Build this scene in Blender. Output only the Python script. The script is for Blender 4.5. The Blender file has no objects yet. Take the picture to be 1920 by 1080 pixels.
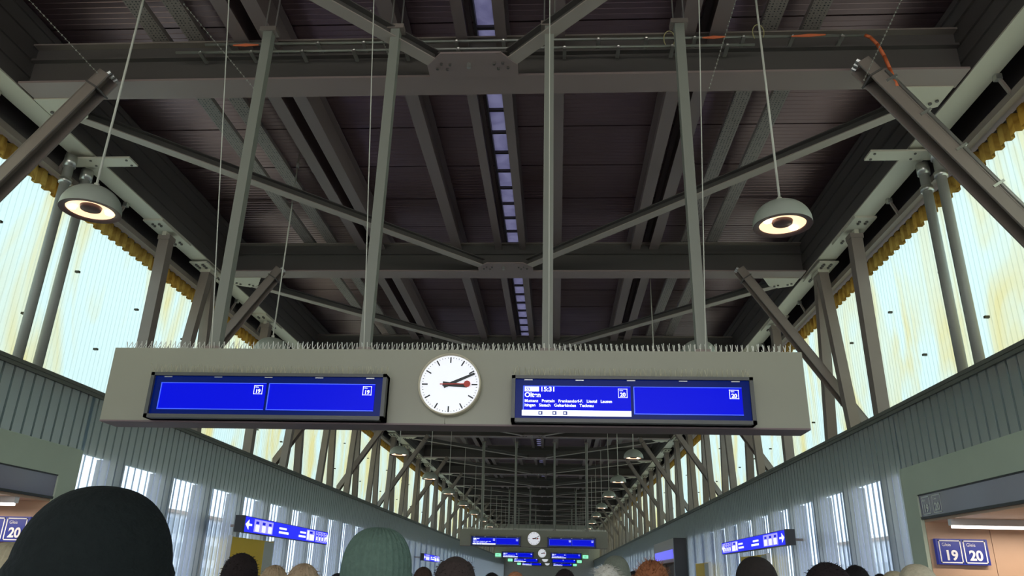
import bpy, math, random
from mathutils import Vector, Matrix
random.seed(7)
S = bpy.context.scene
COL = S.collection

# ------------------------------------------------------------------ camera
M = Matrix(((0.99822518, -0.00166927, 0.05952901),
            (0.05490822, -0.36120347, -0.93086902),
            (0.02305596, 0.93248553, -0.36047074)))
FPX = 1407.1
CAMP = Vector((0, 0, 1.65))
cd = bpy.data.cameras.new('camera'); cam = bpy.data.objects.new('camera', cd); COL.objects.link(cam)
cd.sensor_width = 36; cd.lens = FPX / 1920 * 36; cd.clip_end = 600; cd.clip_start = 0.05
cam.matrix_world = Matrix.Translation(CAMP) @ M.to_4x4()
S.camera = cam

def ray(u, v):
    return M @ Vector((u - 960, 540 - v, -FPX))
def onY(u, v, y):
    d = ray(u, v); return CAMP + d * (y / d.y)
def onX(u, v, x):
    d = ray(u, v); return CAMP + d * (x / d.x)

# ------------------------------------------------------------------ world, view
w = bpy.data.worlds.new('sky'); S.world = w; w.use_nodes = True
nt = w.node_tree; nt.nodes.clear()
wo = nt.nodes.new('ShaderNodeOutputWorld'); bg = nt.nodes.new('ShaderNodeBackground')
tc = nt.nodes.new('ShaderNodeTexCoord'); sp = nt.nodes.new('ShaderNodeSeparateXYZ'); cr = nt.nodes.new('ShaderNodeValToRGB')
nt.links.new(tc.outputs['Generated'], sp.inputs[0]); nt.links.new(sp.outputs['Z'], cr.inputs[0])
cr.color_ramp.elements[0].position = 0.0; cr.color_ramp.elements[0].color = (1.0, 0.97, 0.90, 1)
cr.color_ramp.elements[1].position = 0.5; cr.color_ramp.elements[1].color = (0.72, 0.80, 0.95, 1)
e = cr.color_ramp.elements.new(0.15); e.color = (0.90, 0.93, 0.98, 1)
nt.links.new(cr.outputs[0], bg.inputs[0]); bg.inputs[1].default_value = 2.3
nt.links.new(bg.outputs[0], wo.inputs[0])
sl = bpy.data.lights.new('sun', 'SUN'); sl.energy = 0.6; sl.angle = math.radians(8); sl.color = (1, 0.93, 0.8)
so = bpy.data.objects.new('sun', sl); COL.objects.link(so); so.rotation_euler = (math.radians(30), math.radians(8), 0)
S.view_settings.view_transform = 'Standard'; S.view_settings.look = 'None'
S.view_settings.gamma = 1; S.view_settings.exposure = 1.1
S.view_settings.use_curve_mapping = False

# ------------------------------------------------------------------ materials
MATS = {}
def mat(name, col, rough=0.5, metal=0.0, emit=None, estr=0.0, noise=0.0, nscale=4.0, spec=0.5, bump=0.0, stretch=(1, 1, 1)):
    if name in MATS: return MATS[name]
    m = bpy.data.materials.new(name); m.use_nodes = True; n = m.node_tree; b = n.nodes['Principled BSDF']
    b.inputs['Base Color'].default_value = (*col, 1); b.inputs['Roughness'].default_value = rough
    b.inputs['Metallic'].default_value = metal; b.inputs['Specular IOR Level'].default_value = spec
    if emit:
        b.inputs['Emission Color'].default_value = (*emit, 1); b.inputs['Emission Strength'].default_value = estr * 0.58
    if noise or bump:
        t = n.nodes.new('ShaderNodeTexCoord'); mp = n.nodes.new('ShaderNodeMapping'); mp.inputs['Scale'].default_value = stretch
        nz = n.nodes.new('ShaderNodeTexNoise'); nz.inputs['Scale'].default_value = nscale; nz.inputs['Detail'].default_value = 5
        n.links.new(t.outputs['Object'], mp.inputs[0]); n.links.new(mp.outputs[0], nz.inputs['Vector'])
        if noise:
            mx = n.nodes.new('ShaderNodeMix'); mx.data_type = 'RGBA'
            mx.inputs['A'].default_value = (*[c * (1 - noise) for c in col], 1); mx.inputs['B'].default_value = (*[min(1, c * (1 + noise)) for c in col], 1)
            n.links.new(nz.outputs['Fac'], mx.inputs['Factor']); n.links.new(mx.outputs['Result'], b.inputs['Base Color'])
        if bump:
            bp = n.nodes.new('ShaderNodeBump'); bp.inputs['Strength'].default_value = bump; bp.inputs['Distance'].default_value = 0.02
            n.links.new(nz.outputs['Fac'], bp.inputs['Height']); n.links.new(bp.outputs[0], b.inputs['Normal'])
    MATS[name] = m; return m

def translucent(name, c1, c2, trans, stretch, scale=1.0, emit=0):
    m = bpy.data.materials.new(name); m.use_nodes = True; n = m.node_tree; n.nodes.clear()
    out = n.nodes.new('ShaderNodeOutputMaterial'); t = n.nodes.new('ShaderNodeTexCoord'); mp = n.nodes.new('ShaderNodeMapping')
    mp.inputs['Scale'].default_value = stretch
    nz = n.nodes.new('ShaderNodeTexNoise'); nz.inputs['Scale'].default_value = scale; nz.inputs['Detail'].default_value = 4; nz.inputs['Distortion'].default_value = 1.1
    r = n.nodes.new('ShaderNodeValToRGB'); r.color_ramp.elements[0].position = 0.33; r.color_ramp.elements[0].color = (*c2, 1)
    r.color_ramp.elements[1].position = 0.58; r.color_ramp.elements[1].color = (*c1, 1)
    n.links.new(t.outputs['Object'], mp.inputs[0]); n.links.new(mp.outputs[0], nz.inputs['Vector']); n.links.new(nz.outputs['Fac'], r.inputs[0])
    tr = n.nodes.new('ShaderNodeBsdfTranslucent'); df = n.nodes.new('ShaderNodeBsdfDiffuse'); mx = n.nodes.new('ShaderNodeMixShader')
    mx.inputs[0].default_value = trans
    n.links.new(r.outputs[0], tr.inputs[0]); n.links.new(r.outputs[0], df.inputs[0])
    n.links.new(df.outputs[0], mx.inputs[1]); n.links.new(tr.outputs[0], mx.inputs[2]); n.links.new(mx.outputs[0], out.inputs[0])
    return m

def glassy(name, tint, dif, kd, kg, rough=0.15):
    m = bpy.data.materials.new(name); m.use_nodes = True; n = m.node_tree; n.nodes.clear()
    out = n.nodes.new('ShaderNodeOutputMaterial'); tr = n.nodes.new('ShaderNodeBsdfTransparent'); tr.inputs[0].default_value = (*tint, 1)
    df = n.nodes.new('ShaderNodeBsdfDiffuse'); df.inputs[0].default_value = (*dif, 1)
    tl = n.nodes.new('ShaderNodeBsdfTranslucent'); tl.inputs[0].default_value = (*dif, 1)
    gl = n.nodes.new('ShaderNodeBsdfGlossy'); gl.inputs['Roughness'].default_value = rough
    lw = n.nodes.new('ShaderNodeLayerWeight'); lw.inputs[0].default_value = 0.25
    a0 = n.nodes.new('ShaderNodeMixShader'); a0.inputs[0].default_value = 0.5
    a = n.nodes.new('ShaderNodeMixShader'); a.inputs[0].default_value = kd
    b = n.nodes.new('ShaderNodeMixShader'); mm = n.nodes.new('ShaderNodeMath'); mm.operation = 'MULTIPLY'; mm.inputs[1].default_value = kg
    n.links.new(df.outputs[0], a0.inputs[1]); n.links.new(tl.outputs[0], a0.inputs[2])
    n.links.new(tr.outputs[0], a.inputs[1]); n.links.new(a0.outputs[0], a.inputs[2])
    n.links.new(lw.outputs['Fresnel'], mm.inputs[0]); n.links.new(mm.outputs[0], b.inputs[0])
    n.links.new(a.outputs[0], b.inputs[1]); n.links.new(gl.outputs[0], b.inputs[2]); n.links.new(b.outputs[0], out.inputs[0])
    return m

STEEL = mat('painted_steel', (0.25, 0.20, 0.172), 0.45, 0.0, noise=0.12, nscale=2)
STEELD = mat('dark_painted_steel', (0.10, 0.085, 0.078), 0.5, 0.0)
PLATE = mat('pale_lit_plate', (0.58, 0.53, 0.43), 0.5)  # paleness holds window light on wall-side steel; plain cream on the portal
PURL = mat('purlin_steel', (0.235, 0.175, 0.168), 0.45)
DECK = mat('deck_metal', (0.27, 0.175, 0.185), 0.36, 0.85, noise=0.25, nscale=0.5)
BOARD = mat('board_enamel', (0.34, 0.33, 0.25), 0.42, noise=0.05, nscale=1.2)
BOARDU = mat('board_underside', (0.20, 0.14, 0.14), 0.5)  # darker maroon paints in reflection and weaker light under the board
BLACK = mat('black_plastic', (0.02, 0.02, 0.022), 0.4)
GREYB = mat('grey_bezel', (0.09, 0.09, 0.085), 0.4)
GREENP = mat('green_grey_panel', (0.52, 0.60, 0.46), 0.55, noise=0.08, nscale=1.5)
RAIL = mat('rail_paint', (0.12, 0.125, 0.10), 0.5)
CHROME = mat('galvanised', (0.55, 0.54, 0.5), 0.3, 0.8)
WIRE = mat('bright_wire', (0.9, 0.87, 0.8), 0.4, 0.2)
CABLE = mat('white_cable', (0.6, 0.58, 0.5), 0.4)
ORANGE = mat('orange_cable', (0.75, 0.16, 0.05), 0.5)
LAMP = mat('lamp_enamel', (0.36, 0.38, 0.32), 0.35)
LAMPRIM = mat('lamp_inner_rim', (0.16, 0.10, 0.09), 0.5)
GLOW = mat('lamp_glow', (1, 0.8, 0.6), 0.5, emit=(1.0, 0.60, 0.36), estr=1.25)
GLOWHOT = mat('lamp_bulb_glow', (1, 0.9, 0.8), 0.5, emit=(1.0, 0.82, 0.62), estr=3.0)
TUBE = mat('tube_glow', (1, 1, 1), 0.5, emit=(1.0, 0.93, 0.86), estr=2.2)
SCR = mat('screen_blue', (0, 0, 0.2), 0.3, spec=0.08, emit=(0.0, 0.003, 0.55), estr=0.95)
SCRD = mat('screen_navy', (0.0, 0.004, 0.03), 0.2, spec=0.10, emit=(0.0, 0.004, 0.07), estr=1.0)
SCRL = mat('screen_edge_blue', (0.03, 0.08, 0.5), 0.3, emit=(0.03, 0.07, 0.75), estr=1)
TXT = mat('lit_white', (0.9, 0.9, 1), 0.5, emit=(0.80, 0.86, 1.0), estr=1.0)
TXTL = mat('lit_lavender', (0.5, 0.5, 1), 0.5, emit=(0.28, 0.25, 0.9), estr=1.0)
CLK = mat('clock_face', (0.85, 0.86, 0.9), 0.4, emit=(0.78, 0.79, 0.86), estr=0.52)
CLKR = mat('clock_ring', (0.65, 0.58, 0.42), 0.3, noise=0.1)
INK = mat('clock_ink', (0.03, 0.035, 0.035), 0.5)
REDM = mat('clock_red', (0.65, 0.06, 0.04), 0.5)
NAVY = mat('sign_navy', (0.01, 0.02, 0.16), 0.4, emit=(0.01, 0.02, 0.16), estr=0.6)
WHITE = mat('white_paint', (0.8, 0.8, 0.8), 0.5)
YEL = mat('yellow_poster', (0.92, 0.58, 0.01), 0.5)
BEIGE = mat('beige_panel', (0.50, 0.33, 0.22), 0.45, noise=0.08, nscale=2)
SMOKE = mat('smoked_display', (0.22, 0.21, 0.30), 0.12)
GREENS = mat('exit_green', (0.1, 0.6, 0.3), 0.5, emit=(0.25, 0.85, 0.5), estr=1.0)
FLOORM = mat('floor_stone', (0.42, 0.41, 0.39), 0.35, noise=0.12, nscale=1)
CLER = translucent('translucent_sheet', (0.37, 0.48, 0.44), (0.41, 0.38, 0.17), 0.8, (1, 0.8, 0.24), 0.9)  # noise colours in yellow staining together with painted shadow streaks
AMBER = translucent('amber_eave_shade', (0.36, 0.21, 0.05), (0.22, 0.11, 0.025), 0.7, (1, 1, 1), 3)  # amber tone paints the shade of the roof edge behind the sheets
SKYG = translucent('skylight_sheet', (0.30, 0.29, 0.36), (0.24, 0.23, 0.30), 0.8, (1, 1, 1), 2)
PROF = glassy('profiled_glass', (0.46, 0.55, 0.66), (0.66, 0.71, 0.66), 0.36, 0.35, 0.3)
COLB = mat('blue_grey_column', (0.48, 0.50, 0.66), 0.5)

# ------------------------------------------------------------------ mesh helpers
class MB:
    def __init__(s): s.v = []; s.f = []; s.p = []
    def add(s, vs, fs):
        o = len(s.v); of = len(s.f); s.v += [tuple(x) for x in vs]; s.f += [tuple(i + o for i in f) for f in fs]; s.p.append((o, len(s.v), of, len(s.f))); return s
    def box(s, x0, x1, y0, y1, z0, z1):
        return s.add([(x0, y0, z0), (x1, y0, z0), (x1, y1, z0), (x0, y1, z0), (x0, y0, z1), (x1, y0, z1), (x1, y1, z1), (x0, y1, z1)],
                     [(0, 3, 2, 1), (4, 5, 6, 7), (0, 1, 5, 4), (1, 2, 6, 5), (2, 3, 7, 6), (3, 0, 4, 7)])
    def bar(s, a, b, w, h, up=(0, 0, 1), ow=0, oh=0):      # width w sideways, height h along up
        a = Vector(a); b = Vector(b); d = (b - a).normalized(); r = d.cross(Vector(up)).normalized(); u = r.cross(d)
        vs = []
        for p in (a, b):
            for sx, sz in ((-1, -1), (1, -1), (1, 1), (-1, 1)):
                vs.append(p + r * (ow + sx * w / 2) + u * (oh + sz * h / 2))
        return s.add(vs, [(0, 1, 2, 3), (7, 6, 5, 4), (0, 4, 5, 1), (1, 5, 6, 2), (2, 6, 7, 3), (3, 7, 4, 0)])
    def ibar(s, a, b, w, h, t=0.02, up=(0, 0, 1)):
        s.bar(a, b, w, t, up, 0, h / 2 - t / 2); s.bar(a, b, w, t, up, 0, -h / 2 + t / 2); return s.bar(a, b, t, h - 2 * t, up)
    def tube(s, a, b, r, n=8, r2=None, cap=True):
        a = Vector(a); b = Vector(b); d = (b - a).normalized()
        q = Vector((0, 0, 1)) if abs(d.z) < 0.9 else Vector((1, 0, 0)); x = d.cross(q).normalized(); y = d.cross(x)
        r2 = r if r2 is None else r2; vs = []
        for p, rr in ((a, r), (b, r2)):
            for i in range(n):
                t = 2 * math.pi * i / n; vs.append(p + x * math.cos(t) * rr + y * math.sin(t) * rr)
        fs = [(i, (i + 1) % n, n + (i + 1) % n, n + i) for i in range(n)]
        if cap: fs += [tuple(range(n - 1, -1, -1)), tuple(range(n, 2 * n))]
        return s.add(vs, fs)
    def path(s, pts, r, n=8):
        for i in range(len(pts) - 1): s.tube(pts[i], pts[i + 1], r, n)
        return s
    def prism(s, pts, vec):
        n = len(pts); vec = Vector(vec); vs = [Vector(p) for p in pts] + [Vector(p) + vec for p in pts]
        return s.add(vs, [tuple(range(n)), tuple(range(2 * n - 1, n - 1, -1))] + [(i, n + i, n + (i + 1) % n, (i + 1) % n) for i in range(n)])
    def lathe(s, prof, c=(0, 0, 0), n=32, axis='z'):
        vs = []; c = Vector(c)
        for r, z in prof:
            for i in range(n):
                t = 2 * math.pi * i / n
                p = Vector((r * math.cos(t), r * math.sin(t), z)) if axis == 'z' else Vector((r * math.cos(t), z, r * math.sin(t)))
                vs.append(c + p)
        fs = []
        for k in range(len(prof) - 1):
            for i in range(n):
                j = (i + 1) % n; fs.append((k * n + i, k * n + j, (k + 1) * n + j, (k + 1) * n + i))
        return s.add(vs, fs)
    def each(s, name, m, parent=None, smooth=False):
        o = None
        for (a, b, c, d) in s.p:
            t = MB(); t.add(s.v[a:b], [tuple(i - a for i in f) for f in s.f[c:d]]); o = t.build(name, m, parent, smooth)
        return o
    def build(s, name, m, parent=None, smooth=False):
        me = bpy.data.meshes.new(name); me.from_pydata(s.v, [], s.f); me.update()
        if m: me.materials.append(m)
        if smooth: me.polygons.foreach_set('use_smooth', [True] * len(me.polygons))
        o = bpy.data.objects.new(name, me); COL.objects.link(o)
        if parent: o.parent = parent
        return o

def tag(o, label=None, cat=None, group=None, kind=None):
    if label: o['label'] = label
    if cat: o['category'] = cat
    if group: o['group'] = group
    if kind: o['kind'] = kind
    return o
def struct(o, label=None):
    o['kind'] = 'structure'
    if label: o['label'] = label
    return o
def empty(name, loc, label, cat, group=None, rot=0):
    o = bpy.data.objects.new(name, None); COL.objects.link(o); o.location = loc; o.rotation_euler = (0, 0, rot); o.empty_display_size = 0.2
    return tag(o, label, cat, group)
def dup(o, loc=None, label=None, rot=None):
    def cp(s, par):
        c = s.copy(); COL.objects.link(c)
        if par: c.parent = par
        for ch in kids.get(s.name, []): cp(ch, c)
        return c
    kids = {}
    def walk(s):
        kids[s.name] = list(s.children)
        for c in s.children: walk(c)
    walk(o); c = cp(o, None)
    if loc is not None: c.location = loc
    if rot is not None: c.rotation_euler = (0, 0, rot)
    if label: c['label'] = label
    return c
ORD = ['nearest', 'second', 'third', 'fourth', 'fifth', 'sixth', 'seventh', 'eighth', 'ninth', 'tenth', 'eleventh', 'twelfth', 'thirteenth', 'fourteenth', 'fifteenth', 'sixteenth', 'seventeenth', 'eighteenth', 'nineteenth', 'twentieth', 'twenty-first', 'twenty-second', 'twenty-third', 'twenty-fourth', 'twenty-fifth', 'twenty-sixth', 'twenty-seventh', 'twenty-eighth', 'twenty-ninth', 'thirtieth', 'thirty-first', 'thirty-second']

def text(s, size, x, z, m, parent, name='lettering', bold=0.0, y=-0.006, align='LEFT', sx=1.0):
    cu = bpy.data.curves.new('t', 'FONT'); cu.body = s; cu.size = size; cu.align_x = align; cu.offset = bold; cu.extrude = 0.001
    ob = bpy.data.objects.new('t', cu); COL.objects.link(ob)
    dg = bpy.context.evaluated_depsgraph_get(); me = bpy.data.meshes.new_from_object(ob.evaluated_get(dg))
    bpy.data.objects.remove(ob); bpy.data.curves.remove(cu)
    for v in me.vertices: v.co = (x + v.co.x * sx, y - v.co.z, z + v.co.y)
    me.materials.clear(); me.materials.append(m)
    o = bpy.data.objects.new(name, me); COL.objects.link(o); o.parent = parent
    return o

# ------------------------------------------------------------------ setting
CX = -1.38                    # middle of the hall
XL, XR = -8.55, 6.15          # profiled glass walls
Y0, Y1 = -16.0, 131.0
ZR = 4.70                     # rail height
PITCH = 8.53
def BY(k): return 10.6 + PITCH * (k - 1)

struct(MB().box(-11, 9, Y0, Y1, -0.2, 0).build('floor', FLOORM), 'grey stone floor of the station concourse')
# corrugated roof deck, ribs across the hall, darker joint every few ribs
mb = MB(); y = Y0; prof = []; i = 0
while y < Y1:
    prof += [(y, 0), (y + 0.10, 0), (y + 0.108, 0.008), (y + 0.13, 0.008)]
    if i % 12 == 11: prof += [(y + 0.13, 0.10), (y + 0.15, 0.10)]; y += 0.02
    y += 0.138; i += 1
def deck(xa, xb):
    vs = []; fs = []
    for j, (yy, dz) in enumerate(prof):
        vs += [(xa, yy, 10.95 + dz), (xb, yy, 10.95 + dz)]
        if j: fs.append((2 * j - 2, 2 * j - 1, 2 * j + 1, 2 * j))
    mb.add(vs, fs)
deck(-10.4, -1.46); deck(-1.12, 7.7)
for xa, xb in ((-10.4, -1.46), (-1.12, 7.7)): mb.box(xa, xb, Y0, Y1, 11.12, 11.3)
struct(mb.build('ceiling', DECK), 'dark ribbed metal roof deck')
# skylight strip
sk = struct(MB().box(-1.50, -1.10, Y0, Y1, 11.06, 11.08).build('window_1', SKYG), 'narrow translucent skylight strip along the roof ridge')
mb = MB(); y = Y0 + 0.3
while y < Y1: mb.box(-1.48, -1.10, y, y + 0.07, 10.97, 11.03); y += 0.86
mb.build('glazing_bar', STEELD, sk)
mb = MB().box(-1.50, -1.455, Y0, Y1, 10.9, 11.06).box(-1.125, -1.08, Y0, Y1, 10.9, 11.06); mb.build('window_frame', STEELD, sk)
# end walls
mb = MB().box(-11, 9, Y0 - 0.2, Y0, 0, 1.0).box(-11, 9, Y0 - 0.2, Y0, 10.6, 11.2)  # unseen wall, bays left open to add frontal fill light
for xx in range(9): mb.box(-11 + 2.45 * xx, -10.8 + 2.45 * xx, Y0 - 0.2, Y0, 1.0, 10.6)
struct(mb.build('wall_back', mat('end_wall', (0.35, 0.35, 0.33), 0.6, noise=0.1)), 'unseen end wall behind the camera, opened up to add fill light')
struct(MB().box(-11, 9, Y1, Y1 + 0.2, 0, 11.2).build('wall_front', mat('far_wall', (0.40, 0.38, 0.33), 0.6, noise=0.1)), 'distant end wall of the hall')

def corrug(x, sgn, z0, z1, pitch, depth, ya, yb, fl=0.42):
    vs = []; fs = []; y = ya; pts = []
    while y < yb:
        pts += [(0, y), (0, y + pitch * fl), (depth, y + pitch * (fl + .08)), (depth, y + pitch * 0.93)]; y += pitch
    for j, (d, yy) in enumerate(pts):
        vs += [(x + sgn * d, yy, z0), (x + sgn * d, yy, z1)]
        if j: fs.append((2 * j - 2, 2 * j - 1, 2 * j + 1, 2 * j)[::-sgn])
    return MB().add(vs, fs)

for side, sg, X, XG, nm, wn in ((0, -1, XL, -10.2, 'left', 2), (1, 1, XR, 7.55, 'right', 4)):
    q = lambda a, b, *r: MB().box(min(a, b), max(a, b), *r)
    # translucent clerestory
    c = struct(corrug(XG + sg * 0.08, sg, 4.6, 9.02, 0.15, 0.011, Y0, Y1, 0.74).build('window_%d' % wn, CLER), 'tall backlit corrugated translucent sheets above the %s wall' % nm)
    a = corrug(XG - sg * 0.03, sg, 8.68, 9.03, 0.30, 0.09, Y0, Y1, 0.5).build('eave_shade_strip', AMBER, c); a['label'] = 'amber brown strip painting in the eave shade along the top of the sheets'  # added strip, puts the eave's shade on the sheet tops
    mb = MB(); yy = 1.0; k = 0
    while yy < 60:
        k += 1; z = 6.15 if k % 2 else 7.5; mb.box(XG - 0.0, XG + 0.09, yy - 0.03, yy + 0.03, z - 0.02, z + 0.02)
        yy += 1.2
    mb.build('fixing_bolt', mat('bolt_brown', (0.05, 0.045, 0.02), 0.6), c)
    # wall above clerestory
    o = struct(q(XG + sg * 0.16, XG + sg * 0.22, Y0, Y1, 9.0, 11.2).build('trim_%d' % (side + 1), STEELD), 'dark fascia above the %s translucent sheets' % nm)
    # ledge + rail
    mb = MB(); xa, xb = sorted((X + sg * 0.08, XG + sg * 0.15)); mb.box(xa, xb, Y0, Y1, 4.5, 4.6)
    xa, xb = sorted((X - sg * 0.04, X + sg * 0.14)); mb.box(xa, xb, Y0, Y1, 4.60, ZR + 0.02)
    xa, xb = sorted((X - sg * 0.06, X - sg * 0.04)); mb.box(xa, xb, Y0, Y1, 4.66, ZR + 0.02)
    struct(mb.build('trim_%d' % (side + 3), RAIL), 'grey-green rail capping the %s profiled glass' % nm)
    # header + columns behind the profiled glass
    wl = MB(); xa, xb = sorted((X + sg * 0.14, X + sg * 0.28)); wl.box(xa, xb, Y0, Y1, 3.62, 4.5)
    o = struct(wl.build('wall_%s' % nm, GREENP), 'green grey header panel behind the %s profiled glass' % nm)
    cb = MB(); yy = (16.5 if side == 0 else 18.95) - 2.07 * 14
    while yy < Y1:
        xa, xb = sorted((X + sg * 0.14, X + sg * 0.42))
        if not (7.0 < yy < (13.3 if side == 0 else 14.1)): cb.box(xa, xb, yy, yy + 0.55, 0, 3.62)
        yy += 2.07
    xa, xb = sorted((X + sg * 0.14, X + sg * 0.2)); cb.box(xa, xb, Y0, 7.6, 0, 0.9).box(xa, xb, 14.2, Y1, 0, 0.9)
    cb.build('column', COLB, o)
    # profiled glass, with gap for the passage
    yp = (7.6, 13.2) if side == 0 else (7.6, 14.0)
    g = MB()
    for (za, zb, ya, yb) in ((0, 4.64, Y0, yp[0]), (3.60, 4.64, yp[0], yp[1]), (0, 4.64, yp[1], Y1)):
        t = corrug(X, sg, za, zb, 0.25, 0.045, ya, yb, 0.80); g.add(t.v, t.f)
    struct(g.build('window_%d' % (wn + 1), PROF), '%s wall of vertically ribbed profiled glass' % nm)

# exterior
for nm, x0, x1, z, colr, lab in (('building', -62, -50, 8.6, (0.92, 0.92, 0.92), 'pale office building seen faintly through the left glass'),
                                 ('building', 46, 60, 8.0, (0.85, 0.68, 0.52), 'low beige building seen faintly through the right glass')):
    r = empty('building', ((x0 + x1) / 2, 60, 0), lab, 'building')
    b = MB().box(-6, 6, -55, 75, -6, z); b.build('wall', mat('facade%d' % int(z), colr, 0.7), r)
    s = 1 if x0 < 0 else -1
    for zz in (0.2, 3.2, 6.2):
        if zz + 2 < z:
            wb = MB(); yy = -53
            while yy < 73:
                wb.box(*sorted((6 * s, 6.1 * s)), yy, yy + 2.2, zz, zz + 1.8); yy += 3.4
            wb.build('window', mat('facade_window', (0.35, 0.42, 0.48), 0.2), r)
    MB().box(-6.4, 6.4, -55.4, 75.4, z, z + 0.4).build('roof', mat('facade_roof', (0.45, 0.3, 0.22), 0.7), r)
struct(MB().box(-200, 200, -100, 260, -6.4, -6.1).build('ground', mat('rail_yard', (0.25, 0.24, 0.22), 0.9, noise=0.3, nscale=0.2)), 'rail yard ground below the bridge')

# ------------------------------------------------------------------ roof steel
# purlins along the hall
PUR = [(-5.45, 'i'), (-4.95, 'i'), (-2.78, 'i'), (-1.62, 'i'), (-0.95, 'i'), (0.0, 'i'), (2.17, 'i'), (2.67, 'i')]
for i, (x, _) in enumerate(PUR):
    o = MB().ibar((x, Y0, 10.56), (x, Y1, 10.56), 0.26 if x not in (-1.62, -0.95) else 0.19, 0.72, 0.025).build('roof_purlin', PURL)
    tag(o, ['grey steel purlin running along the roof, outermost left of the plain ones', 'grey steel purlin running along the roof, second from the left of the plain ones',
            'grey steel purlin halfway between left pair and skylight', 'steel purlin hugging the left edge of the skylight strip', 'steel purlin hugging the right edge of the skylight strip',
            'grey steel purlin first to the right of the skylight pair', 'grey steel purlin inner one of the right-hand pair', 'grey steel purlin outer one of the right-hand pair'][i], 'purlin')
# perforated cable trays
PERF = mat('perforated_steel', (0.26, 0.21, 0.20), 0.45)
n = PERF.node_tree; bs = n.nodes['Principled BSDF']; t = n.nodes.new('ShaderNodeTexCoord'); mp = n.nodes.new('ShaderNodeMapping')
mp.inputs['Scale'].default_value = (1, 1, 1)
vo = n.nodes.new('ShaderNodeTexVoronoi'); vo.inputs['Scale'].default_value = 17; vo.inputs['Randomness'].default_value = 0.15
rr = n.nodes.new('ShaderNodeValToRGB'); rr.color_ramp.interpolation = 'CONSTANT'; rr.color_ramp.elements[0].color = (0.03, 0.03, 0.03, 1); rr.color_ramp.elements[1].position = 0.30; rr.color_ramp.elements[1].color = (0.28, 0.23, 0.21, 1)
n.links.new(t.outputs['Object'], mp.inputs[0]); n.links.new(mp.outputs[0], vo.inputs['Vector']); n.links.new(vo.outputs['Distance'], rr.inputs[0]); n.links.new(rr.outputs[0], bs.inputs['Base Color'])
for i, x in enumerate((-7.0, -6.35, 3.55, 4.25)):
    o = MB().box(x - 0.15, x + 0.15, Y0, Y1, 10.37, 10.39).box(x - 0.15, x - 0.14, Y0, Y1, 10.39, 10.47).box(x + 0.14, x + 0.15, Y0, Y1, 10.39, 10.47).build('cable_tray', PERF)
    tag(o, ('perforated steel cable tray along the roof, ' + ('outer one on the left', 'inner one on the left', 'inner one on the right', 'outer one on the right')[i]), 'cable tray')

# eaves beams
for sg, nm in ((-1, 'left'), (1, 'right')):
    xi = -9.38 if sg < 0 else 6.68
    r = empty('eaves_beam', (xi, 0, 9.45), 'long steel eaves beam with pale underside above the %s translucent sheets' % nm, 'beam')
    MB().box(*sorted((0, sg * 0.46)), Y0, Y1, 0, 0.03).build('bottom_flange', PLATE, r)
    mb = MB().box(*sorted((0, sg * 0.04)), Y0, Y1, 0.03, 1.48)
    for z in (0.3, 0.62, 0.66, 1.0, 1.3): mb.box(*sorted((0, -sg * 0.04)), Y0, Y1, z, z + 0.05)
    mb.build('web', STEELD, r)
    br = None; yy = 8.4
    while yy < 60:
        mb = MB().box(*sorted((sg * 0.40, sg * 0.50)), yy - 0.05, yy + 0.05, -0.10, 0.0).build('bracket', CHROME, r)
        MB().bar((sg * 0.46, yy, -0.05), (sg * 0.62, yy, -0.42), 0.05, 0.05, (0, 1, 0)).build('hanger_arm', STEEL, mb)
        yy += 2.13
    o = MB().box(*sorted((xi + sg * 0.58, xi + sg * 0.70)), Y0, Y1, 9.00, 9.12).box(*sorted((xi + sg * 0.6, xi + sg * 0.95)), Y0, Y1, 9.12, 9.15).build('eaves_rail', STEEL)
    tag(o, 'thin steel rail running along the top of the %s translucent sheets' % nm, 'rail')

# cross beams
NB = 14
def crossbeam():
    r = empty('crossbeam', (CX, BY(1), 9.45), 'nearest steel roof crossbeam, spanning the top of the photo', 'beam', 'roof crossbeams')
    MB().box(-7.95, 8.01, -0.25, 0.26, 0, 0.04).build('bottom_flange', PLATE_MID, r)
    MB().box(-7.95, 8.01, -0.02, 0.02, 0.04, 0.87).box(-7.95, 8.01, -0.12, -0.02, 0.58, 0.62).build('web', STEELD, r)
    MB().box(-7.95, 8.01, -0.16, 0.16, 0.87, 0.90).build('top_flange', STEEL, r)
    g = MB().prism([(-0.74, -0.25, -0.02), (0.74, -0.25, -0.02), (0.74, -0.55, -0.02), (0.48, -0.86, -0.02), (-0.48, -0.86, -0.02), (-0.74, -0.55, -0.02)][::-1], (0, 0, 0.03)).build('gusset_plate', PLATE_MID, r)
    mb = MB()
    for sx in (-1, 1):
        for (a, b) in ((0.58, -0.50), (0.50, -0.62), (0.42, -0.48), (0.36, -0.60)): mb.tube((sx * a, b, -0.02), (sx * a, b, -0.05), 0.025, 6)
    mb.each('bolt', STEELD, g)
    MB().tube((-0.05, -0.6, -0.02), (-0.05, -0.6, -0.10), 0.035, 8).build('net_fixing', CHROME, g)
    for sx in (-1, 1):
        pts = [(sx * 7.0, 0.2, -0.02), (sx * 7.3, 0.78, -0.02), (sx * 7.6, 0.95, -0.02), (sx * 7.96, 0.77, -0.02), (sx * 7.96, 0.2, -0.02)]
        if sx > 0: pts = pts[::-1]
        g = MB().prism(pts, (0, 0, 0.03)).build('gusset_plate', PLATE, r)
        mb = MB()
        for (a, b) in ((7.45, 0.78), (7.53, 0.70), (7.78, 0.66), (7.86, 0.58)): mb.tube((sx * a, b, -0.02), (sx * a, b, -0.05), 0.03, 6)
        mb.each('bolt', STEELD, g)
    return r
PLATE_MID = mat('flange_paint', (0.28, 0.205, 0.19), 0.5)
cb1 = crossbeam()
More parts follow.
